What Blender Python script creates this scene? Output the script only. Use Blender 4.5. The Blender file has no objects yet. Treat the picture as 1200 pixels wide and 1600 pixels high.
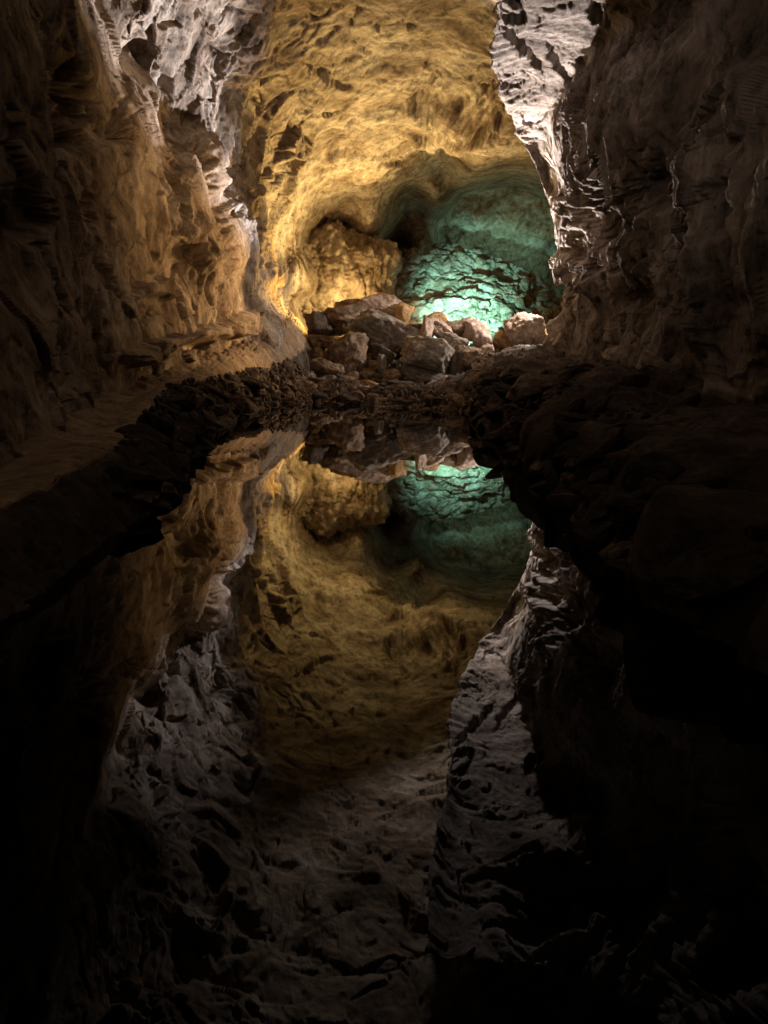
import bpy, math, random
import numpy as np
from mathutils import Vector, Matrix

random.seed(7)
SC = bpy.context.scene
COL = SC.collection

# ------------------------------------------------------------------ camera
F, CX, CY, CAMZ = 1170.0, 600.0, 800.0, 0.8
TH, RO = math.radians(10.9), math.radians(2.5)
_R = np.array([1.0, 0, 0]); _U = np.array([0, math.sin(TH), math.cos(TH)]); _F = np.array([0, math.cos(TH), -math.sin(TH)])
R_ = math.cos(RO)*_R + math.sin(RO)*_U
U_ = -math.sin(RO)*_R + math.cos(RO)*_U
CAM = np.array([0, 0, CAMZ])
cd = bpy.data.cameras.new('camera'); co = bpy.data.objects.new('camera', cd); COL.objects.link(co)
cd.sensor_fit = 'VERTICAL'; cd.sensor_height = 36; cd.lens = 36*F/1600; cd.clip_start = 0.05; cd.clip_end = 300
M = Matrix(((R_[0], U_[0], -_F[0], CAM[0]), (R_[1], U_[1], -_F[1], CAM[1]), (R_[2], U_[2], -_F[2], CAM[2]), (0, 0, 0, 1)))
co.matrix_world = M
SC.camera = co

def P(px, py, Y):
    """world point at distance Y down the cave that is seen at photo pixel px,py"""
    d = _F*F + R_*(px-CX) - U_*(py-CY)
    return CAM + d*(Y/d[1])

def project(Q):
    v = Q - CAM
    z = v@_F
    z = np.where(np.abs(z) < 1e-3, 1e-3, z)
    x = CX + F*(v@R_)/z; y = CY - F*(v@U_)/z
    x = np.where(z > 0.05, x, -9e3)
    return x, y

# ------------------------------------------------------------------ world, exposure
w = bpy.data.worlds.new('World'); SC.world = w; w.use_nodes = True
w.node_tree.nodes['Background'].inputs[0].default_value = (0.9, 0.8, 0.7, 1)
w.node_tree.nodes['Background'].inputs[1].default_value = 0.0
SC.view_settings.view_transform = 'Standard'; SC.view_settings.look = 'None'
SC.view_settings.exposure = 0.0; SC.view_settings.gamma = 1.0
SC.view_settings.use_curve_mapping = False
SC.cycles.use_denoising = True
SC.cycles.max_bounces = 6; SC.cycles.diffuse_bounces = 3; SC.cycles.glossy_bounces = 3
SC.cycles.caustics_reflective = False
SC.cycles.sample_clamp_indirect = 3.0

# ------------------------------------------------------------------ the cave's floodlights and added fill lamps
def lamp(name, loc, power, col, radius=0.12, target=None, cone=None, blend=0.6):
    kind = 'SPOT' if cone else 'POINT'
    l = bpy.data.lights.new(name, kind); l.energy = power; l.color = col; l.shadow_soft_size = radius
    o = bpy.data.objects.new(name, l); COL.objects.link(o); o.location = Vector(loc)
    if cone:
        l.spot_size = math.radians(cone); l.spot_blend = blend
        o.rotation_euler = (Vector(target)-Vector(loc)).to_track_quat('-Z', 'Y').to_euler()
    return o
YEL = (1.0, 0.69, 0.26); WHT = (1.0, 0.86, 0.80); TEAL = (0.33, 0.93, 0.78); WARM = (1.0, 0.58, 0.24)
lamp('amber_floodlight', P(556, 496, 28.2), 480, YEL, 0.15)
lamp('amber_path_floodlight', P(496, 500, 27.0), 2600, (1.0, 0.52, 0.10), 0.15, P(412, 380, 21), 75, 0.9)
lamp('amber_roof_floodlight', P(620, 506, 28.0), 3600, YEL, 0.2, P(560, 200, 22), 140, 0.8)
lamp('amber_far_roof_floodlight', P(610, 506, 28.0), 3000, YEL, 0.2, P(500, 90, 19), 66, 0.9)
lamp('white_floodlight', P(744, 503, 27.6), 34000, WHT, 0.15, P(850, 120, 15), 36, 0.5)
lamp('white_side_floodlight', P(880, 385, 24.6), 2300, (1.0, 0.85, 0.74), 0.1, P(740, 560, 24), 110, 0.6)
lamp('white_wall_floodlight', P(735, 503, 27.6), 30000, (0.90, 0.86, 0.93), 0.45, P(275, 135, 15.4), 25, 0.8)
lamp('teal_floodlight', P(712, 506, 27.8), 9500, TEAL, 0.15, P(722, 510, 33), 54, 0.85)
lamp('teal_back_fill_lamp', (5.2, 39.2, 5.7), 110, (0.42, 0.85, 0.62), 0.3)  # added lamp behind the crest, lifts the chamber's back wall from black
lamp('warm_path_floodlight', P(888, 470, 22.5), 19000, WARM, 1.3, P(330, 400, 14), 34, 1.0)
lamp('ceiling_fill_lamp', (0.3, -2.0, 1.0), 120, (0.92, 0.88, 0.92), 0.2, (0.5, 8.5, 7.9), 30, 0.6)  # added behind the camera to light the roof mirrored in the pool
lamp('mound_fill_lamp', (-0.6, -2.0, 3.6), 2800, (1.0, 0.78, 0.6), 0.3, P(720, 520, 24), 13, 1.0)  # added behind the camera to brighten the front of the mound
lamp('right_wall_fill_lamp', (-1.6, -1.0, 3.8), 200, (1.0, 0.78, 0.6), 0.3, (4.0, 9.5, 3.8), 34, 1.0)  # added faint fill for the dark right wall, out of view
lamp('left_wall_fill_lamp', (1.6, -1.5, 3.4), 1800, WARM, 0.3, P(330, 370, 14.5), 20, 1.0)  # added fill from the camera side, softens the left wall's relief

# ------------------------------------------------------------------ noise in numpy
_rng = np.random.RandomState(11)
_perm = np.tile(_rng.permutation(512), 3)
_g = _rng.normal(size=(512, 3)); _g /= np.linalg.norm(_g, axis=1)[:, None]
def pn(Q):
    i = np.floor(Q).astype(np.int64); f = Q - i; i &= 511
    u = f*f*f*(f*(f*6-15)+10)
    out = 0
    for dx in (0, 1):
        wx = u[:, 0] if dx else 1-u[:, 0]
        for dy in (0, 1):
            wy = u[:, 1] if dy else 1-u[:, 1]
            for dz in (0, 1):
                wz = u[:, 2] if dz else 1-u[:, 2]
                h = _perm[_perm[_perm[(i[:, 0]+dx) & 511] + ((i[:, 1]+dy) & 511)] + ((i[:, 2]+dz) & 511)]
                g = _g[h]
                out = out + wx*wy*wz*(g[:, 0]*(f[:, 0]-dx)+g[:, 1]*(f[:, 1]-dy)+g[:, 2]*(f[:, 2]-dz))
    return out*1.5
def fbm(Q, o=4, gain=.5):
    s = 0; a = 1
    for k in range(o):
        s = s + a*pn(Q*(2.03**k)+k*17.3); a *= gain
    return s
def billow(Q, o=4, gain=.5):
    s = 0; a = 1
    for k in range(o):
        s = s + a*(np.abs(pn(Q*(2.07**k)+k*9.1))*2-.5); a *= gain
    return s
def chips(Q, seedv=0):
    """broken rock: every cell of a jittered lattice is a tilted facet; also returns the distance to the cell's edge"""
    i0 = np.floor(Q).astype(np.int64); f0 = Q-i0
    f1 = np.full(len(Q), 9.); f2 = np.full(len(Q), 9.); hb = np.zeros(len(Q), np.int64); dl = np.zeros((len(Q), 3))
    for dx in (-1, 0, 1):
        for dy in (-1, 0, 1):
            for dz in (-1, 0, 1):
                c = (i0+np.array([dx, dy, dz])+seedv) & 511
                h = _perm[_perm[_perm[c[:, 0]]+c[:, 1]]+c[:, 2]]
                v = f0-np.array([dx, dy, dz])-(.5+.55*_g[h])
                d = np.einsum('ij,ij->i', v, v)
                b = d < f1
                f2 = np.where(b, f1, np.minimum(f2, d)); f1 = np.where(b, d, f1); hb = np.where(b, h, hb); dl = np.where(b[:, None], v, dl)
    t = _g[(hb+77) & 511]
    return np.einsum('ij,ij->i', t, dl)+.35*_g[(hb+200) & 511][:, 0], np.sqrt(f2)-np.sqrt(f1)
def sm(x, a, b):
    t = np.clip((x-a)/(b-a), 0, 1); return t*t*(3-2*t)

# ------------------------------------------------------------------ sheets
def cr(ctrl, n, axis=0):
    """Catmull-Rom through control points along an axis; n is samples or an array of parameters"""
    c = np.moveaxis(np.asarray(ctrl, float), axis, 0); m = len(c)
    t = np.linspace(0, m-1, n) if np.isscalar(n) else np.asarray(n)
    i = np.clip(np.floor(t).astype(int), 0, m-2); f = (t-i).reshape((-1,)+(1,)*(c.ndim-1))
    p0 = c[np.maximum(i-1, 0)]; p1 = c[i]; p2 = c[i+1]; p3 = c[np.minimum(i+2, m-1)]
    r = .5*((2*p1)+(-p0+p2)*f+(2*p0-5*p1+4*p2-p3)*f**2+(-p0+3*p1-3*p2+p3)*f**3)
    return np.moveaxis(r, 0, axis)
def normals(G, face=None):
    du = np.gradient(G, axis=0); dv = np.gradient(G, axis=1)
    n = np.cross(du, dv); n /= np.linalg.norm(n, axis=2)[..., None]+1e-9
    if face is not None:
        s = np.sum(n*(np.array(face)-G), axis=2, keepdims=True)
        n = np.where(np.median(s) < 0, -n, n)
    return n
def grid_mesh(name, G, mat, kind='structure', flip=False):
    nu, nv = G.shape[:2]
    me = bpy.data.meshes.new(name)
    idx = np.arange(nu*nv).reshape(nu, nv)
    q = np.stack([idx[:-1, :-1], idx[1:, :-1], idx[1:, 1:], idx[:-1, 1:]], -1).reshape(-1, 4)
    if flip: q = q[:, ::-1]
    me.vertices.add(nu*nv); me.vertices.foreach_set('co', G.reshape(-1).astype(np.float32))
    me.loops.add(q.size); me.loops.foreach_set('vertex_index', q.reshape(-1).astype(np.int32))
    me.polygons.add(len(q)); me.polygons.foreach_set('loop_start', (np.arange(len(q))*4).astype(np.int32))
    me.polygons.foreach_set('use_smooth', np.ones(len(q), bool))
    me.update(); me.validate()
    me.materials.append(mat)
    o = bpy.data.objects.new(name, me); COL.objects.link(o)
    if kind: o['kind'] = kind
    return o
def rock_relief(G, face, low=.35, mid=.16, fine=.05, stretch=(1, 1, 1), s0=.45, seedv=0., warp=.5, mask=None, items=(), chip=1.):
    n = normals(G, face); sh = G.shape
    for ax in (0, 1):
        for _ in range(12):
            n = (n+np.roll(n, 1, ax)+np.roll(n, -1, ax))/3
    n /= np.linalg.norm(n, axis=2)[..., None]+1e-9
    Q = G.reshape(-1, 3)*np.array(stretch)+seedv
    W = np.stack([fbm(Q*.7+5, 2), fbm(Q*.7+31, 2), fbm(Q*.7+77, 2)], -1)*warp
    Qw = Q+W
    m = 1 if mask is None else mask.reshape(-1)
    sel = sm(fbm(Q*.5+50, 2), -.2, .3)
    e = low*fbm(Qw*s0, 3)+mid*(.9*fbm(Qw*1.1+40, 4)+.25*billow(Qw*1.3, 3, .5)*sel)
    e += fine*.6*fbm(Q*3.6+60, 4, .6)
    c1, b1 = chips(Qw*1.05+3.3, 5); c2, b2 = chips(Qw*2.9+1.7, 9)
    e += chip*(.15*c1*(.3+.9*sel)+.065*c2*(1.3-.8*sel))
    e -= chip*.16*(1-sm(b1, .0, .07))*sm(pn(Q*.8+70), .0, .3)
    pit = sm(pn(Qw*2.7+9), .30, .55)+.5*sm(pn(Q*6.1+2), .32, .6)
    e -= fine*1.1*pit
    e = e*m
    if items: e += dents(G, items)
    return G + n*e.reshape(sh[:2])[..., None]
def dents(G, items):
    """items: px, py, rx, ry, angle_deg (photo plane), depth in metres (+ is into the rock)"""
    x, y = project(G.reshape(-1, 3)); dist = np.linalg.norm(G.reshape(-1, 3)-CAM, axis=1)
    e = np.zeros(len(x))
    wob = np.stack([x/45, y/45, x*0], -1)
    wx = 16*fbm(wob, 4, .6); wy = 16*fbm(wob+40, 4, .6)
    for (px, py, rx, ry, an, dep) in items:
        a = math.radians(an)
        k = min(1.0, min(rx, ry)/12)
        dx = x-px+wx*k; dy = y-py+wy*k
        u = (dx*math.cos(a)+dy*math.sin(a))/rx; v = (-dx*math.sin(a)+dy*math.cos(a))/ry
        lim = min(rx, ry)/F*dist*1.6
        e -= np.sign(dep)*np.minimum(abs(dep), lim)*(1-sm(np.sqrt(u*u+v*v), .45, 1.2))
    return e

# ------------------------------------------------------------------ materials
def rock_mat(name, c1, c2, c3, scale=1.0, bump=.6, bscale=7., rough=.95, stretch=(1, 1, 1), bdist=.05):
    m = bpy.data.materials.new(name); m.use_nodes = True
    nt = m.node_tree; N = nt.nodes; L = nt.links
    b = N['Principled BSDF']; b.inputs['Roughness'].default_value = rough
    b.inputs['Specular IOR Level'].default_value = .12
    tc = N.new('ShaderNodeTexCoord'); mp = N.new('ShaderNodeMapping'); mp.inputs['Scale'].default_value = stretch
    L.new(tc.outputs['Object'], mp.inputs[0])
    def noise(s, det, r=.6, dist=0.):
        n = N.new('ShaderNodeTexNoise'); n.inputs['Scale'].default_value = s; n.inputs['Detail'].default_value = det
        n.inputs['Roughness'].default_value = r; n.inputs['Distortion'].default_value = dist
        L.new(mp.outputs[0], n.inputs['Vector']); return n
    def ramp(src, stops):
        r = N.new('ShaderNodeValToRGB'); e = r.color_ramp.elements
        e[0].position, e[0].color = stops[0][0], (*stops[0][1], 1); e[1].position, e[1].color = stops[-1][0], (*stops[-1][1], 1)
        for p, c in stops[1:-1]:
            x = e.new(p); x.color = (*c, 1)
        L.new(src, r.inputs[0]); return r
    n1 = noise(.8*scale, 8, .62, .6)
    r1 = ramp(n1.outputs['Fac'], [(.34, c1), (.5, c2), (.62, c3)])
    n2 = noise(4.5*scale, 10, .74, .5)
    r2 = ramp(n2.outputs['Fac'], [(.34, (.22, .20, .19)), (.43, (.62, .60, .58)), (.52, (.95, .94, .92)), (.66, (1.35, 1.32, 1.28))])
    mx = N.new('ShaderNodeMix'); mx.data_type = 'RGBA'; mx.blend_type = 'MULTIPLY'; mx.inputs[0].default_value = .9
    L.new(r1.outputs[0], mx.inputs[6]); L.new(r2.outputs[0], mx.inputs[7])
    L.new(mx.outputs[2], b.inputs['Base Color'])
    n3 = noise(bscale, 10, .72, 0.)
    v = N.new('ShaderNodeTexVoronoi'); v.inputs['Scale'].default_value = bscale*1.4; L.new(mp.outputs[0], v.inputs['Vector'])
    ad = N.new('ShaderNodeMath'); ad.operation = 'MULTIPLY_ADD'; ad.inputs[1].default_value = .35
    L.new(v.outputs['Distance'], ad.inputs[0]); L.new(n3.outputs['Fac'], ad.inputs[2])
    bp = N.new('ShaderNodeBump'); bp.inputs['Strength'].default_value = bump; bp.inputs['Distance'].default_value = bdist
    L.new(ad.outputs[0], bp.inputs['Height']); L.new(bp.outputs[0], b.inputs['Normal'])
    return m
MV = rock_mat('vault_rock', (.16, .115, .08), (.35, .285, .22), (.5, .44, .37), .8, .9, 4.5, bdist=.07)
MR = rock_mat('dark_basalt', (.13, .105, .09), (.26, .225, .20), (.44, .40, .375), 1.2, .8, 7., bdist=.07, stretch=(1, 1, .55))
MS = rock_mat('path_sand', (.22, .16, .11), (.30, .23, .16), (.36, .28, .2), 1.6, .35, 14., bdist=.02)
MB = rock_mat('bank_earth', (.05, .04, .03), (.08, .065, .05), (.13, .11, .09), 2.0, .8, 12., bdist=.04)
MT = [rock_mat('stone_'+k, a, b_, c, 1.6, .7, 9., bdist=.04) for k, a, b_, c in (
    ('brown', (.09, .065, .045), (.17, .125, .09), (.28, .22, .17)),
    ('grey', (.11, .095, .085), (.19, .17, .15), (.30, .27, .24)),
    ('pink', (.20, .15, .12), (.32, .25, .21), (.46, .38, .33)),
    ('ochre', (.22, .13, .06), (.33, .22, .11), (.42, .31, .18)),
    ('dark', (.04, .032, .026), (.07, .058, .048), (.12, .10, .085)))]
BR, GY, PK, OC, DK = MT
MW = bpy.data.materials.new('pool_water'); MW.use_nodes = True
_b = MW.node_tree.nodes['Principled BSDF']
_b.inputs['Base Color'].default_value = (.0025, .0028, .002, 1); _b.inputs['Roughness'].default_value = 0.012
_b.inputs['IOR'].default_value = 1.333; _b.inputs['Specular IOR Level'].default_value = .5
if 1:
    nt = MW.node_tree; tc = nt.nodes.new('ShaderNodeTexCoord'); n = nt.nodes.new('ShaderNodeTexNoise'); n.inputs['Scale'].default_value = .9
    n.inputs['Detail'].default_value = 2
    bp = nt.nodes.new('ShaderNodeBump'); bp.inputs['Strength'].default_value = .03; bp.inputs['Distance'].default_value = .02
    nt.links.new(tc.outputs['Object'], n.inputs['Vector']); nt.links.new(n.outputs['Fac'], bp.inputs['Height']); nt.links.new(bp.outputs[0], _b.inputs['Normal'])

# ------------------------------------------------------------------ vault: left wall, roof and far chamber, one skin round the hall
ctl = [  # photo x, y and distance down the cave
 (-60,740,3.4),(0,690,4.2),(0,500,4.6),(0,300,5.0),(0,100,5.5),(0,-80,5.8),(0,0,5.7),
 (100,640,6.2),(165,625,8.1),(225,595,10.0),(335,553,14.0),(400,530,18.0),(440,505,22.5),(455,490,26.0),(470,520,26.5),
 (100,480,7.0),(200,520,9.4),(200,440,9.8),(300,480,13.0),(360,480,15.6),(400,480,19.5),(430,470,24.0),(458,450,27.4),
 (100,400,7.2),(300,400,13.2),(350,400,15.5),(372,400,17.0),(400,400,21.5),(430,400,24.5),(460,400,27.6),
 (100,300,7.3),(200,320,10.0),(270,300,12.3),(312,300,14.0),(345,300,18),(400,300,21.5),(450,300,24.6),(500,300,28),
 (100,200,7.6),(170,200,9.4),(212,200,10.8),(255,200,14.5),(310,200,17.2),(400,200,21),(500,200,24),
 (50,100,6.6),(100,100,8.0),(140,100,9.2),(185,100,12.6),(250,100,14.7),(310,100,16.4),(400,100,18.9),(500,100,20.8),
 (50,0,7.0),(90,0,8.1),(135,0,10.4),(200,0,12.3),(300,0,14.6),(400,0,16.8),(500,0,18.0),(60,-80,8.0),(140,-80,10),
 (520,400,32.5),(560,480,32),(470,340,27.5),
 (600,345,32.5),(625,388,36),(655,335,36),(560,335,30.5),(690,305,35),(600,250,27),(600,200,25),(600,100,21.3),(600,0,18.2),
 (700,290,31),(700,200,25),(700,100,21.3),(700,0,18.2),(780,250,27),(780,100,20.5),
 (604,430,40),(604,390,40),(640,385,43),(700,370,43.5),(780,370,44),(860,380,43),(740,325,45),(820,330,44),(870,340,42),(900,250,28),
 (730,292,35),(790,285,35),(850,290,34),(640,440,46),(700,440,47),(780,440,47),(850,440,46),(640,500,45),(700,500,46),(780,500,46),(850,500,44),(604,480,41),
 (620,545,42),(700,545,42),(780,545,42),(860,545,40),(900,400,40),
 (1000,100,18),(1000,400,26),(1200,100,14),(1200,400,18),(1000,0,14),(1000,560,26),(1200,600,18)]
pts = [P(*c) for c in ctl]
pts += [np.array(q, float) for q in ((0,12,8.2),(-2.5,12,7.6),(2.5,12,8.2),(0,8.5,8.0),(-3,8.5,6.8),(3.4,8.5,7.6),(0,4,7.6),(-3.6,4,5.2),(3.8,4,6.4),(0,0.5,7.2),(-3.6,1,3.6),(4.2,1,4),
 (0,-3,6.4),(-3,-3,3),(3.5,-3,3),(0,-5,2),(-2.6,1,0.2),(-2.2,3,0.15),(4.8,3,.5),(6,8,1),(7,9,6),(3,-3,0),(-2.6,-3,0))]
pts = np.array(pts); V = pts-CAM; rr = np.linalg.norm(V, axis=1)
def azel(V):
    r = np.linalg.norm(V, axis=-1); return np.degrees(np.arctan2(V[..., 0], V[..., 1])), np.degrees(np.arcsin(V[..., 2]/r))
A, E = azel(V)
def dirs(a, e):
    a = np.radians(a); e = np.radians(e)
    return np.stack([np.sin(a)*np.cos(e), np.cos(a)*np.cos(e), np.sin(e)], -1)
D0 = dirs(A, E)
def ker(Da, Db):
    c = np.clip(Da@Db.T, -1, 1); t = np.arccos(c)
    return t                      # biharmonic-like, linear kernel smoothed
sm_ = 0.0006
K = np.sqrt(ker(D0, D0)**2+.0012)
K = np.block([[K+np.eye(len(D0))*sm_, np.ones((len(D0), 1))], [np.ones((1, len(D0))), np.zeros((1, 1))]])
wts = np.linalg.solve(K, np.append(np.log(rr), 0))
def radial(a, e):
    out = []
    D = dirs(a, e).reshape(-1, 3)
    for k in range(0, len(D), 60000):
        out.append(np.sqrt(ker(D[k:k+60000], D0)**2+.0012)@wts[:-1]+wts[-1])
    return np.exp(np.concatenate(out)).reshape(a.shape)
az = np.concatenate([np.linspace(-180, -34, 90)[:-1], np.linspace(-34, -28, 30)[:-1], np.linspace(-28, 18, 720)[:-1], np.linspace(18, 30, 60)[:-1], np.linspace(30, 180, 80)])
el = np.concatenate([np.linspace(-16, -8, 30)[:-1], np.linspace(-8, 26, 540)[:-1], np.linspace(26, 48, 240)[:-1], np.linspace(48, 88, 60)])
AA, EE = np.meshgrid(az, el, indexing='ij')
G = CAM + dirs(AA, EE)*radial(AA, EE)[..., None]
FACE = (0, 12, 3)
x_, y_ = project(G.reshape(-1, 3)); x_ = x_.reshape(G.shape[:2]); y_ = y_.reshape(G.shape[:2])
# low relief where the roof reads soft, strong on the near walls
ridge = np.interp(y_, [0, 100, 200, 300, 400, 500], [95, 150, 225, 325, 390, 430])
mask = .60-.08*sm(ridge-x_, -25, 25)+.12*sm(x_-ridge, -5, 25)*(1-sm(x_, 400, 480))
mask = np.where(x_ < -5000, 1, mask)
mask *= 1-.45*sm(x_, 620, 680)*sm(y_, 250, 300)*(1-sm(y_, 400, 430))
du = np.linalg.norm(np.gradient(G, axis=0), axis=2); dv = np.linalg.norm(np.gradient(G, axis=1), axis=2); rG = np.linalg.norm(G-CAM, axis=2)
st_ = np.maximum(du/(rG*np.radians(np.gradient(az))[:, None]*np.maximum(np.cos(np.radians(EE)), .1)), dv/(rG*np.radians(np.gradient(el))[None]))
for ax in (0, 1):
    for _ in range(10): st_ = (st_+np.roll(st_, 1, ax)+np.roll(st_, -1, ax))/3
mask = mask*(1-.28*sm(x_, 420, 480)*(1-sm(y_, 300, 360)))/(1+(st_/11)**2)*1.08
mask = mask*(1-.5*sm(x_, 600, 640)*sm(y_, 300, 330)*(1-sm(x_, 900, 960)))
G = rock_relief(G, CAM, .42, .14, .035, (1, 1, 1.05), .42, 3., .6, mask, [
 (700,165,62,36,4,.9),(700,222,70,9,2,-.45),(745,180,20,42,0,.5),(520,120,50,7,25,.3),
 (470,235,10,40,28,.35),(455,225,9,36,28,-.3),(770,170,12,50,-5,.4),
 (275,40,18,10,-15,.2),(262,142,10,15,20,.25),(300,190,16,10,30,.25),(232,62,10,14,0,.2),
 (250,405,6,38,-32,.35),(272,450,7,26,-20,.4),(170,440,9,30,-25,.3),(222,372,6,16,-10,.3),(402,420,5,55,3,.6),(408,365,8,22,8,.45),(395,305,6,22,0,.4),
 (356,345,8,10,0,.3),(310,545,26,13,3,.5),(120,170,34,70,-10,.45),(195,200,20,46,-8,.45),(60,330,26,60,0,.35),(288,335,10,16,0,.25),(152,320,9,34,8,.25),
 (230,455,40,12,-10,-.2),(360,375,22,70,-8,-.3),(320,255,16,60,-22,-.35),(240,545,60,16,-18,-.25),(350,515,70,16,-12,-.35),
 (740,448,60,3,10,.12),(808,458,28,5,28,.3),(690,425,40,3,4,.12),(700,482,60,3,3,.1),(832,478,22,6,24,.3),
 (615,255,26,6,-4,.18),(640,335,16,6,0,.2),(700,245,14,5,0,.2)])
vault = grid_mesh('cave_wall', G, MV)

# ------------------------------------------------------------------ fallen slope on the floor of the far chamber
XX, YY = np.meshgrid(np.linspace(-2.5, 12, 420), np.linspace(28.2, 41, 360), indexing='ij')
crest = np.interp(XX, [-2.5, 0, 1.6, 3.5, 5.4, 7.3, 8.7, 12], [5.2, 6.1, 6.6, 6.5, 5.9, 4.9, 3.6, 2.6])
rise = np.clip((YY-29.5)/(37-29.5), 0, 1)
ZZ = 1.3+(crest-1.3)*(rise*.75+.25*rise**2)-.35*np.clip(YY-37, 0, 9)
G = np.stack([XX, YY, ZZ], -1); Q = G.reshape(-1, 3)
Qs = Q*np.array([.38, 1.0, 1.0]); Qs = Qs+.5*np.stack([fbm(Q*.9, 2), fbm(Q*.9+9, 2), fbm(Q*.9+19, 2)], -1)
e = .42*fbm(Qs*.6+4, 3)+.16*fbm(Qs*1.7, 4, .6)+.05*chips(Qs*1.1, 3)[0]+.05*chips(Qs*2.7, 8)[0]+.02*fbm(Qs*7, 3, .6)
n_ = normals(G, (2, 28, 12)); G = G+n_*(e*sm(Q[:, 1], 28.2, 31)).reshape(XX.shape)[..., None]
fallen = grid_mesh('fallen_rock_slope', G, MV); FG = G
# back of the far chamber: a shell that leans over into its roof
XX, ZZ = np.meshgrid(np.linspace(-3, 14, 300), np.linspace(1, 10.6, 220), indexing='ij')
YY = 43-((XX-5)/8.5)**2*5-np.clip((ZZ-3.5)/6.5, 0, 2)**2.6*8
G = np.stack([XX, YY, ZZ], -1)
G = rock_relief(G, CAM, .55, .16, .04, (1, 1, 1), .4, 61., .6, None, (), .7)
grid_mesh('chamber_wall', G, MV)

# ------------------------------------------------------------------ rounded outcrop under the amber light
def lump(name, c, rad, mat, seedv, n=(260, 200), low=.3, mid=.15, fine=.06, kind='structure', sq=2.6, tilt=0):
    u = np.linspace(0, 2*np.pi, n[0]); v = np.linspace(-np.pi/2, np.pi/2, n[1])
    U, Vv = np.meshgrid(u, v, indexing='ij')
    d = np.stack([np.cos(U)*np.cos(Vv), np.sin(U)*np.cos(Vv), np.sin(Vv)], -1)
    r = (np.abs(d)**sq).sum(-1)**(-1/sq)
    Gl = d*r[..., None]*np.array(rad)
    ct, st = math.cos(tilt), math.sin(tilt)
    Gl = np.stack([Gl[..., 0]*ct-Gl[..., 2]*st, Gl[..., 1], Gl[..., 0]*st+Gl[..., 2]*ct], -1)+np.array(c)
    Q = Gl.reshape(-1, 3)
    e = low*fbm(Q*.5+seedv, 3)+mid*billow(Q*np.array([1.4, 1.4, .7])+seedv, 4, .55)+fine*billow(Q*np.array([6, 6, 2.5])+seedv, 3, .6)
    Gl = Gl + d*e.reshape(n)[..., None]
    return grid_mesh(name, Gl, mat, kind)
oc = lump('rock_outcrop', P(500, 436, 31.8), (3.0, 2.2, 2.15), MV, 4., low=.4, mid=.22, sq=2.9, tilt=-.10)

# ------------------------------------------------------------------ right wall: a dark overhanging mass, its far side turned to the lamps
rows = [
 # each row: hidden back, back edge, silhouette .. towards the camera
 [(1150,-330,22),(900,-330,14),(790,-330,7.4),(830,-330,7.2),(900,-330,7.0),(1000,-330,7.3),(1120,-330,6.6),(1250,-330,5.6),(1500,-330,4.0),(2300,-330,2.2)],
 [(1150,-150,23),(880,-150,17),(772,-150,9.4),(810,-150,9.3),(900,-150,9.1),(1030,-150,8.6),(1140,-150,8.0),(1230,-150,6.4),(1500,-150,4.4),(2300,-150,2.3)],
 [(1150,0,24),(880,0,20),(786,0,12.2),(830,0,12.1),(985,0,11.9),(1070,0,10.7),(1140,0,8.8),(1250,0,6.8),(1480,0,4.6),(2300,0,2.3)],
 [(1150,100,25),(880,100,21.5),(774,100,15.8),(815,100,15.7),(905,100,15.0),(965,100,11.7),(1080,100,9.2),(1210,100,6.8),(1470,100,4.5),(2300,100,2.3)],
 [(1150,190,25),(890,190,22.5),(802,190,19.4),(832,190,19.2),(868,190,18.4),(922,190,12.0),(1060,190,9.0),(1200,190,6.6),(1460,190,4.4),(2300,190,2.3)],
 [(1150,280,26),(910,280,23),(846,280,21.6),(862,280,21.2),(882,280,18.5),(930,280,12.2),(1050,280,9.2),(1190,280,6.5),(1450,280,4.3),(2300,280,2.2)],
 [(1150,360,26),(930,360,23.5),(871,360,21.0),(880,360,18.2),(897,360,15.8),(940,360,12.8),(1045,360,9.6),(1190,360,6.5),(1440,360,4.2),(2300,360,2.2)],
 [(1150,430,26),(930,430,24),(864,430,20.4),(876,430,18.8),(896,430,16.2),(945,430,13.0),(1045,430,9.8),(1190,430,6.5),(1430,430,4.2),(2300,430,2.2)],
 [(1150,490,26),(940,490,24),(878,490,20.8),(893,490,19.2),(915,490,16.8),(965,490,13.4),(1050,490,10.0),(1190,490,6.6),(1420,490,4.2),(2300,490,2.2)],
 [(1150,545,26),(930,545,24),(862,535,20.8),(880,545,19.0),(915,552,16.0),(965,560,12.8),(1050,575,9.4),(1180,590,6.4),(1400,620,4.0),(2300,700,2.1)],
 [(1150,640,26),(930,630,23),(845,600,20.0),(860,620,17.5),(900,640,14.5),(950,650,11.5),(1040,680,8.6),(1160,720,5.9),(1360,800,3.7),(2300,1000,2.0)],
]
C = np.array([[P(*p) for p in r] for r in rows])
tu = np.concatenate([np.linspace(0, 1, 20)[:-1], np.linspace(1, 2, 70)[:-1], np.linspace(2, 7.2, 560)[:-1], np.linspace(7.2, 9, 30)])
tv = np.concatenate([np.linspace(0, 2, 110)[:-1], np.linspace(2, 9, 470)[:-1], np.linspace(9, 10, 40)])
G = cr(cr(C, tv, 0), tu, 1)
G = np.swapaxes(G, 0, 1)
_tu, _tv = np.meshgrid(tu, tv, indexing='ij')
m_ = 1-.68*sm(_tu, .5, 1.6)*(1-sm(_tu, 4.0, 4.8))*(1-sm(_tv, 5.5, 7))
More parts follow.
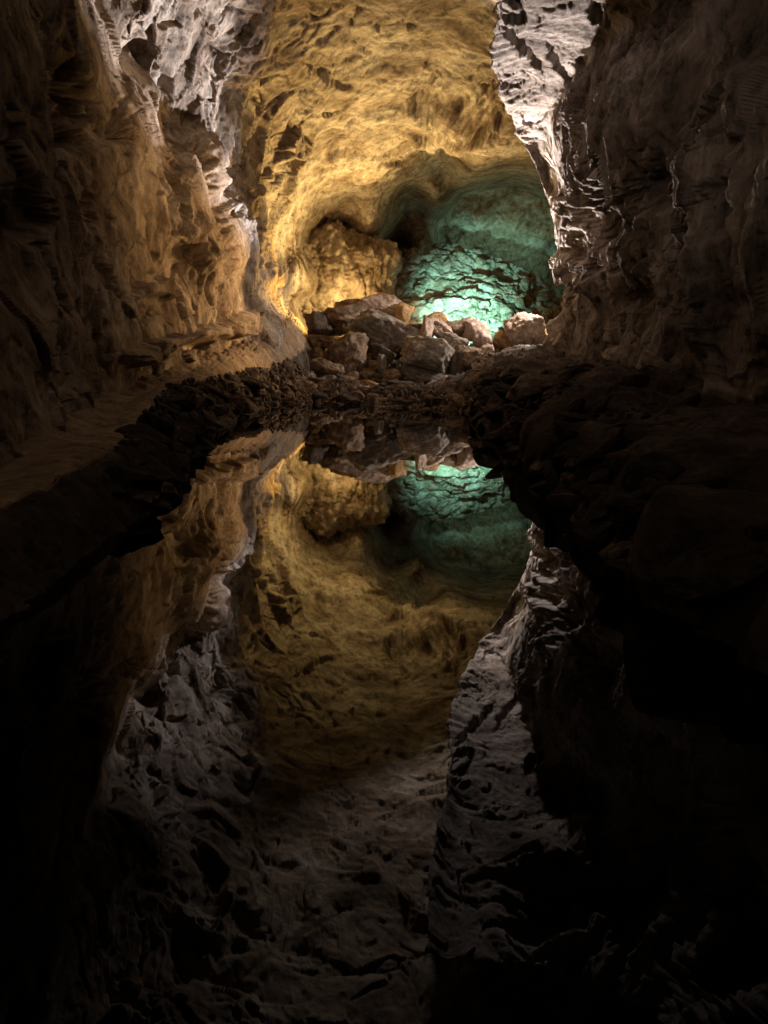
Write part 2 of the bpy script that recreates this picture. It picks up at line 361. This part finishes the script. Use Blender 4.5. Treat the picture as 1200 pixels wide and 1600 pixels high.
G = rock_relief(G, CAM, .34, .18, .055, (1.1, 1.1, .75), .5, 21., .7, m_, [(815,75,8,50,-38,.3),(878,110,8,50,-30,.35),(800,15,14,24,-10,.3),(940,25,12,24,-20,.25),
 (925,340,30,50,-10,.5),(900,400,24,40,-10,.4),(960,420,22,30,0,.4),(1100,200,14,60,18,.15),(1015,300,30,34,0,.3),(985,470,26,20,0,.35),
 (930,290,8,26,-20,-.25),(965,330,7,30,15,-.3),(1020,240,8,30,12,-.3),(1085,230,8,50,22,-.3),(1120,330,30,60,10,.15),(895,320,20,16,0,-.2),(880,460,20,20,0,.3)])
rw = grid_mesh('overhanging_rock_wall', G, MR)

# ------------------------------------------------------------------ floor: stations down the cave, strips across it
def st(Y, inn, out, wl, wr, rim, foot):
    a = np.array(inn, float); b = np.array(out, float)
    back = a+np.array([-1.6, 0, .5])
    return [back, a, b, np.array([wl, Y, -.04]), np.array([wl+.35, Y, -.5]), np.array([(wl+wr)/2, Y, -.6]), np.array([wr-.35, Y, -.45]), np.array([wr, Y, -.04]), np.array([rim[0], Y, rim[1]]), np.array(foot, float), np.array(foot, float)+np.array([2, 0, .5])]
ST = [st(-3, (-2.2,-3,.12), (-1.5,-3,.1), -1.2, 1.2, (1.5,.3), (2.6,-3,.4)),
 st(0, (-2.2,0,.12), (-1.35,0,.1), -1.1, 1.0, (1.3,.3), (2.6,0,.4)),
 st(3, (-2.15,3,.2), P(50,775,3), -1.15, 1.05, (1.3,.36), (2.7,3,.5)),
 st(5, P(60,668,5), P(195,692,5), -1.45, 1.2, (1.42,.42), (3.0,5,.6)),
 st(8, P(165,625,8), P(252,618,8), -1.95, 1.35, (1.6,.5), P(1090,590,8)),
 st(10, P(225,595,10), P(292,600,10), -2.15, 1.45, (1.72,.55), P(1040,580,10)),
 st(14, P(335,555,14), P(372,584,14), -2.3, 1.6, (1.95,.7), P(950,563,14)),
 st(18, P(400,532,18), P(435,570,18), -2.3, 1.55, (2.2,.9), P(895,552,18)),
 st(22, P(440,508,22), P(472,548,22), -1.9, 1.5, (2.6,1.2), P(860,540,22)),
 st(26, P(455,492,26), P(482,522,26), -1.9, 1.5, (3.5,1.2), P(880,545,26)),
 st(31, P(455,492,31), P(482,522,31), -1.9, 1.5, (3.5,1.2), P(880,545,31)),
]
ys = np.array([-3, 0, 3, 5, 8, 10, 14, 18, 22, 26, 31.])
def setz(i, k, p): ST[i][k] = np.array(p, float)
# the rubble mound closes the pool at its far end
for k, (px, py) in zip(range(3, 8), ((500,603),(560,606),(640,612),(700,606),(770,592))): setz(8, k, P(px, py, 22))
for k, (px, py) in zip(range(3, 8), ((515,555),(560,538),(620,540),(700,552),(780,560))): setz(9, k, P(px, py, 26))
for k, (px, py) in zip(range(3, 8), ((530,540),(570,540),(640,540),(720,540),(800,540))): setz(10, k, P(px, py, 31))
setz(7, 3, (-2.1,17.4,.30)); setz(7, 4, (-1.4,17.6,.24)); setz(7, 5, (-.2,17.7,.26)); setz(7, 6, (.9,17.4,.30)); setz(7, 7, (1.7,17.2,.40))
CF = np.array(ST)
# rows of equal picture height: dense near, coarse far
tY = np.interp(np.concatenate([np.linspace(-3, 2, 30)[:-1], np.geomspace(2, 31, 520)]), ys, np.arange(len(ys)))
def H_strip(name, k0, k1, n, mat, y0=0., y1=10., amp=(.06, .05, .02), seedv=0., side=0.):
    t = tY[(tY >= y0-1e-6) & (tY <= y1+1e-6)]
    Gs = cr(cr(CF, t, 0), np.linspace(k0, k1, n), 1)
    Q = Gs.reshape(-1, 3)
    dist = np.clip(Q[:, 1]/12, .35, 1.6)
    kk = np.tile(np.linspace(k0, k1, n), len(t))
    A0 = np.interp(kk, [0, 1, 2, 6.7, 7.5, 10], [.10, .05, .05, .06, .20, .22]); A1 = np.interp(kk, [0, 1, 1.3, 1.8, 2.1, 2.6, 6.8, 7.4, 10], [.12, .05, .02, .02, .05, .12, .12, .06, .06]); A2 = np.interp(kk, [0, 1, 1.8, 2.3, 6.8, 7.4, 10], [.03, .01, .008, .035, .04, .014, .014])
    e = A0*fbm(Q*.9+7, 3)+dist*(A1*billow(Q*2.4+1, 4, .6)+A2*billow(Q*9, 3, .6))
    Gs[..., 2] += e.reshape(Gs.shape[:2])
    Gs[..., 0] += (.35*np.interp(kk, [6.7, 7.2], [0, 1])*fbm(Q*np.array([1, 1, 0])*.9+91, 4)).reshape(Gs.shape[:2])
    return grid_mesh(name, Gs, mat)
floor_toe = H_strip('cave_floor', 0, 1.03, 60, MS, amp=(.10, .12, .03))
path = H_strip('footpath', 1, 2.02, 130, MS, amp=(.05, .02, .008))
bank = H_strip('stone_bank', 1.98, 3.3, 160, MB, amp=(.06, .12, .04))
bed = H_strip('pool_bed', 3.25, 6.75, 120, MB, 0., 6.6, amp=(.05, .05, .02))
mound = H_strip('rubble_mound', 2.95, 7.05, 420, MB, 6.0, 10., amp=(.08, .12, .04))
MSL = rock_mat('shaded_slope_rock', (.05, .04, .032), (.09, .072, .058), (.15, .125, .105), 1.6, .8, 9., bdist=.05)  # same rock as the right wall, darkened in colour for the unlit bank
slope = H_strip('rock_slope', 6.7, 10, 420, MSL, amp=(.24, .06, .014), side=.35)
wm = bpy.data.meshes.new('water'); wm.from_pydata([(-7, -4, 0), (7, -4, 0), (7, 24, 0), (-7, 24, 0)], [], [(0, 1, 2, 3)]); wm.materials.append(MW)
wo = bpy.data.objects.new('water', wm); COL.objects.link(wo); wo['kind'] = 'structure'

# ------------------------------------------------------------------ stones
import bmesh
_ico = {}
def ico(s):
    if s not in _ico:
        b = bmesh.new(); bmesh.ops.create_icosphere(b, subdivisions=s, radius=1); b.verts.ensure_lookup_table()
        _ico[s] = (np.array([v.co[:] for v in b.verts]), np.array([[v.index for v in f.verts] for f in b.faces])); b.free()
    return _ico[s]
def stone_mesh(name, seed, sub, mat, planes=11, sharp=16, rough=.10):
    v, f = ico(sub); rs = np.random.RandomState(seed)
    n = rs.normal(size=(planes, 3)); n /= np.linalg.norm(n, axis=1)[:, None]
    n = np.concatenate([n, [[1, 0, 0], [-1, 0, 0], [0, 1, 0], [0, -1, 0], [0, 0, 1], [0, 0, -1]]])
    h = np.concatenate([rs.uniform(.62, .95, planes), rs.uniform(.85, 1.0, 6)])
    q = np.maximum(v@n.T/h, 0)
    r = (q**sharp).sum(1)**(-1/sharp)
    W = v*r[:, None]
    if rough:
        e = rough*fbm(W*1.6+seed*3.7, 3)+rough*.5*billow(W*3.1+seed, 4, .65)
        W = W*(1+e[:, None])
    me = bpy.data.meshes.new(name); me.vertices.add(len(W)); me.vertices.foreach_set('co', W.reshape(-1).astype(np.float32))
    me.loops.add(f.size); me.loops.foreach_set('vertex_index', f.reshape(-1).astype(np.int32))
    me.polygons.add(len(f)); me.polygons.foreach_set('loop_start', (np.arange(len(f))*3).astype(np.int32))
    me.polygons.foreach_set('use_smooth', np.full(len(f), sub > 3)); me.update(); me.validate(); me.materials.append(mat)
    return me
def put(name, me, loc, scale, rot, parent=None):
    o = bpy.data.objects.new(name, me); COL.objects.link(o)
    o.location = loc; o.scale = scale; o.rotation_euler = rot
    if parent: o.parent = parent
    return o
# px, py (centre), width px, height px, distance, material, tilt (deg in the picture), planes, label
heroes = [
 (597,483,66,44,27.0,PK,8,10,'pinkish brown rounded boulder crowning the rubble mound, below the amber lit outcrop'),
 (553,484,46,26,27.3,BR,-8,9,'small flat brown rock against the left flank of the topmost pinkish boulder'),
 (540,500,70,40,26.5,BR,-4,9,'broad brown boulder with amber lit top on the upper left of the mound'),
 (600,520,100,62,25.6,GY,24,10,'largest leaning grey slab boulder in the middle of the upper mound'),
 (629,492,32,30,26.6,OC,10,9,'ochre rock with a dark face just right of the topmost pinkish boulder'),
 (500,511,34,38,26.0,DK,-10,9,'dark pointed boulder at the left end of the mound beside the path'),
 (498,538,30,28,25.0,BR,0,12,'knobbly round brown rock below the dark pointed boulder at the left'),
 (494,557,26,26,24.3,BR,10,12,'low round brown rock at the path edge, lowest of the left end boulders'),
 (540,558,58,62,24.0,BR,2,8,'upright blocky brown boulder with a ridged vertical face left of centre'),
 (520,535,44,18,25.0,BR,4,9,'thin brown slab lying above the upright blocky boulder'),
 (511,580,44,32,23.2,BR,8,12,'knobbly two humped brown rock left of the upright block near the foot'),
 (590,560,36,36,24.6,DK,35,9,'dark tilted rock in the hollow under the largest leaning slab'),
 (597,577,15,38,23.6,GY,4,9,'narrow upright grey stone like a tooth in front of the dark hollow'),
 (612,590,44,26,23.3,BR,-6,10,'low brown rock right of the narrow tooth stone'),
 (671,560,80,50,23.6,GY,14,9,'big grey wedge boulder with a sloping top at the front centre'),
 (660,588,84,32,23.4,DK,6,9,'black undercut boulder below the big grey wedge at the waterside'),
 (665,525,24,50,25.2,PK,12,8,'pale upright slab standing behind the big grey wedge boulder'),
 (688,513,46,24,25.6,PK,32,8,'pale pinkish slab sloping down right from the pale upright slab'),
 (648,520,34,24,25.8,DK,-4,9,'dark flat rock wedged left of the pale upright slab'),
 (680,500,34,24,27.0,OC,0,10,'reddish brown rock on the skyline against the teal glow, left of the pink block'),
 (712,517,38,26,26.6,BR,-10,10,'brown rock with dark left face on the skyline against the teal slope'),
 (742,515,38,34,26.2,PK,6,8,'pink square block on the skyline against the middle of the teal slope'),
 (752,534,30,30,25.4,PK,0,10,'pale pink rounded rock just below the pink square block'),
 (760,551,26,26,24.9,PK,14,9,'small pale rock tumbled under the pale pink rounded rock'),
 (707,540,44,28,25.0,GY,20,10,'grey weathered rock between the wedge boulder and the pale rocks'),
 (725,560,42,36,24.2,BR,10,9,'brown boulder with a dark hollow at its left, right of the wedge'),
 (715,570,26,38,24.0,DK,0,9,'dark narrow boulder filling the gap right of the big grey wedge'),
 (783,530,30,26,25.8,OC,28,10,'ochre orange rock left of the tall pale peak rock'),
 (795,540,36,16,25.4,OC,32,8,'flat ochre slab leaning below the orange rock'),
 (818,520,52,54,25.0,PK,-4,7,'tall pale pinkish peak shaped rock at the right end of the skyline'),
 (843,531,26,40,25.2,OC,14,9,'ochre flank rock leaning on the right side of the tall peak rock'),
 (858,533,24,18,26.0,OC,0,11,'small ochre rock between the tall peak rock and the right wall'),
 (829,554,34,26,24.0,GY,0,7,'square grey block under the tall pale peak rock'),
 (812,560,10,36,23.8,BR,2,7,'thin upright brown slab against the square grey block'),
 (758,600,44,22,21.6,BR,-16,9,'pale edged flat rock on the lower right of the mound'),
 (790,575,30,20,22.6,GY,24,9,'small grey rock in the gravelly gully below the square block'),
 (640,606,60,16,21.0,DK,2,9,'long flat dark rock lying at the waterline below the black boulder'),
 (545,600,50,22,21.6,BR,12,9,'flat brown rock at the foot of the upright blocky boulder'),
 (480,600,48,20,20.4,DK,10,10,'low dark hump of rock at the left foot of the mound'),
 (716,622,46,18,19.0,BR,-4,9,'flat brown rock at the right waterline of the mound'),
 (575,606,34,20,21.2,OC,20,9,'small ochre rock at the waterside left of the black boulder'),
]
for i, (px, py, w_, h_, Y, m, tilt, pl, lab) in enumerate(heroes):
    me = stone_mesh('boulder', 100+i, 5 if w_ > 40 else 4, m, pl, 22 if pl < 10 else 12, .13)
    sx = w_/F*Y*.56; sz = h_/F*Y*.58
    Y -= .5
    o = put('boulder', me, P(px, py, Y), (sx, (sx+sz)*.55, sz), (random.uniform(-.15, .15), math.radians(tilt), random.uniform(-.2, .2)))
    o['label'] = lab; o['category'] = 'boulder'; o['group'] = 'boulders of the rubble mound'

# smaller stones: pieces of the mound, the bank and the slope
var = {}
for k, m in (('b', BR), ('g', GY), ('p', PK), ('o', OC), ('d', DK)):
    var[k] = [stone_mesh('stone', 300+j+ord(k)*7, 3, m, 9, 16, .12) for j in range(4)]
def surf(kk, t):
    return cr(cr(CF, [t], 0), [kk], 1)[0, 0]
R = random.Random(3)
def tofY(Y): return float(np.interp(Y, ys, np.arange(len(ys))))
# mound rubble
n_st = 0
for it in range(620):
    if n_st >= 298: break
    Y = 19.2+R.random()**1.1*6.6 if it % 5 > 1 else R.uniform(15.2, 19.6)
    k = R.uniform(2.9, 7.5)
    p = surf(k, tofY(Y)); sz = R.choice([.14, .17, .2, .26, .32])*R.uniform(.8, 1.15)
    right = (k-2.9)/4.6
    key = R.choice('bbgpo' if right > .5 else 'bbbgdo')
    qx, qy = project(p[None]); qx = qx[0]; qy = qy[0]-sz*.3/Y*F
    if sz > .2 and any(w_ > 24 and abs(qx-px)/(w_*.5)+abs(qy-py)/(h_*.5) < .72 and Y < Yh+.5 for px, py, w_, h_, Yh, *_r in heroes): continue
    if Y < 19.6: sz *= .62
    if Y < 21.2: key = R.choice('bdddd')  # low stones mostly dark: waterside shade put into their colour
    put('stone', R.choice(var[key]), p+np.array([0, 0, sz*.25]), (sz*R.uniform(.9, 1.5), sz*R.uniform(.8, 1.3), sz*R.uniform(.5, .95)), (R.uniform(-.5, .5), R.uniform(-.5, .5), R.uniform(0, 6.3)), mound); n_st += 1
# blocks lying on the teal lit slope of the far chamber
fv = [stone_mesh('stone', 900+j, 3, MV, 8, 20, .13) for j in range(4)]
for _ in range(260):
    i, j = R.randrange(60, 320), R.randrange(40, 250); p = FG[i, j]; s = .08+.26*R.random()**2.5
    put('stone', R.choice(fv), p+np.array([0, 0, s*.2]), (s*R.uniform(.9, 1.7), s*R.uniform(.8, 1.2), s*R.uniform(.4, .9)), (R.uniform(-.5, .5), R.uniform(-.5, .5), R.uniform(0, 6.3)), fallen)
# slabs stacked in the left bank, leaning towards the water
for _ in range(285):
    Y = 3.6*(20.2/3.6)**R.random(); k = R.uniform(2.14, 3.08)
    p = surf(k, tofY(Y)); s = (.05+.15*R.random()**2.5)*(.6+.045*Y)
    put('stone', R.choice(var[R.choice('bbbdg' if Y > 9 else 'ddddb')]), p+np.array([.02, 0, -s*.1]), (s*R.uniform(.8, 1.7), s*R.uniform(.7, 1.3), s*R.uniform(.3, .75)), (R.uniform(-.6, .6), R.uniform(-.1, .9), R.uniform(-1.6, 1.6)), bank)  # brown where light reaches, dark nearer: the falling light is in the stone colour
# loose stones on the right bank
for _ in range(280):
    Y = 2.2*(20.5/2.2)**R.random(); k = 6.85+R.random()**1.6*2.0
    p = surf(k, tofY(Y)); s = (.045+.22*R.random()**3.5)*(.5+.05*Y)
    put('stone', R.choice(var[R.choice('ddddb')]), p+np.array([0, 0, s*.1]), (s*R.uniform(.9, 1.6), s*R.uniform(.8, 1.2), s*R.uniform(.4, .8)), (R.uniform(-.4, .4), R.uniform(-.9, .2), R.uniform(-.9, .9)), slope)

# gravel between the stones: far too many to count, one object each
def gravel(name, n, spots, size, mat, seed):
    rs = np.random.RandomState(seed); v0, f0 = ico(1)
    V_ = []; F_ = []
    for i in range(n):
        p, s = spots(rs)
        q = v0*(s*rs.uniform(.5, 1.2, 3))*(1+.25*rs.normal(size=(len(v0), 1)))
        a = rs.uniform(0, 6.3); c, sn = math.cos(a), math.sin(a)
        q = q@np.array([[c, sn, 0], [-sn, c, 0], [0, 0, 1]])+p
        V_.append(q); F_.append(f0+i*len(v0))
    V_ = np.concatenate(V_); F_ = np.concatenate(F_)
    me = bpy.data.meshes.new(name); me.from_pydata(V_.tolist(), [], F_.tolist()); me.materials.append(mat)
    o = bpy.data.objects.new(name, me); COL.objects.link(o); o['kind'] = 'stuff'
    return o
_ks = np.linspace(1.9, 8.9, 90); _ts = np.linspace(3, 10, 90)
_S = cr(cr(CF, _ts, 0), _ks, 1)
def near(k, t):
    i = (t-3)/7*89; j = (k-1.9)/7*89; i0 = int(min(max(i, 0), 88)); j0 = int(min(max(j, 0), 88)); fi = i-i0; fj = j-j0
    return (_S[i0, j0]*(1-fi)+_S[i0+1, j0]*fi)*(1-fj)+(_S[i0, j0+1]*(1-fi)+_S[i0+1, j0+1]*fi)*fj
def sp_mound(rs):
    Y = rs.uniform(15.4, 27); k = rs.uniform(2.6, 8.2); return near(k, tofY(Y))+np.array([0, 0, .05]), rs.uniform(.04, .11)
def sp_bank(rs):
    Y = 4*(20/4)**rs.random_sample(); k = rs.uniform(1.97, 3.1); return near(k, tofY(Y))+np.array([0, 0, .02]), rs.uniform(.015, .05)*(.5+.05*Y)
gravel('gravel', 2600, sp_mound, .08, BR, 1)
gravel('gravel', 900, sp_bank, .04, MB, 2)
def sp_slope(rs):
    Y = 5*(20.5/5)**rs.random_sample(); k = rs.uniform(6.8, 8.6); return near(k, tofY(Y))+np.array([0, 0, .0]), rs.uniform(.01, .045)*(.5+.05*Y)
gravel('gravel', 700, sp_slope, .04, MSL, 3)
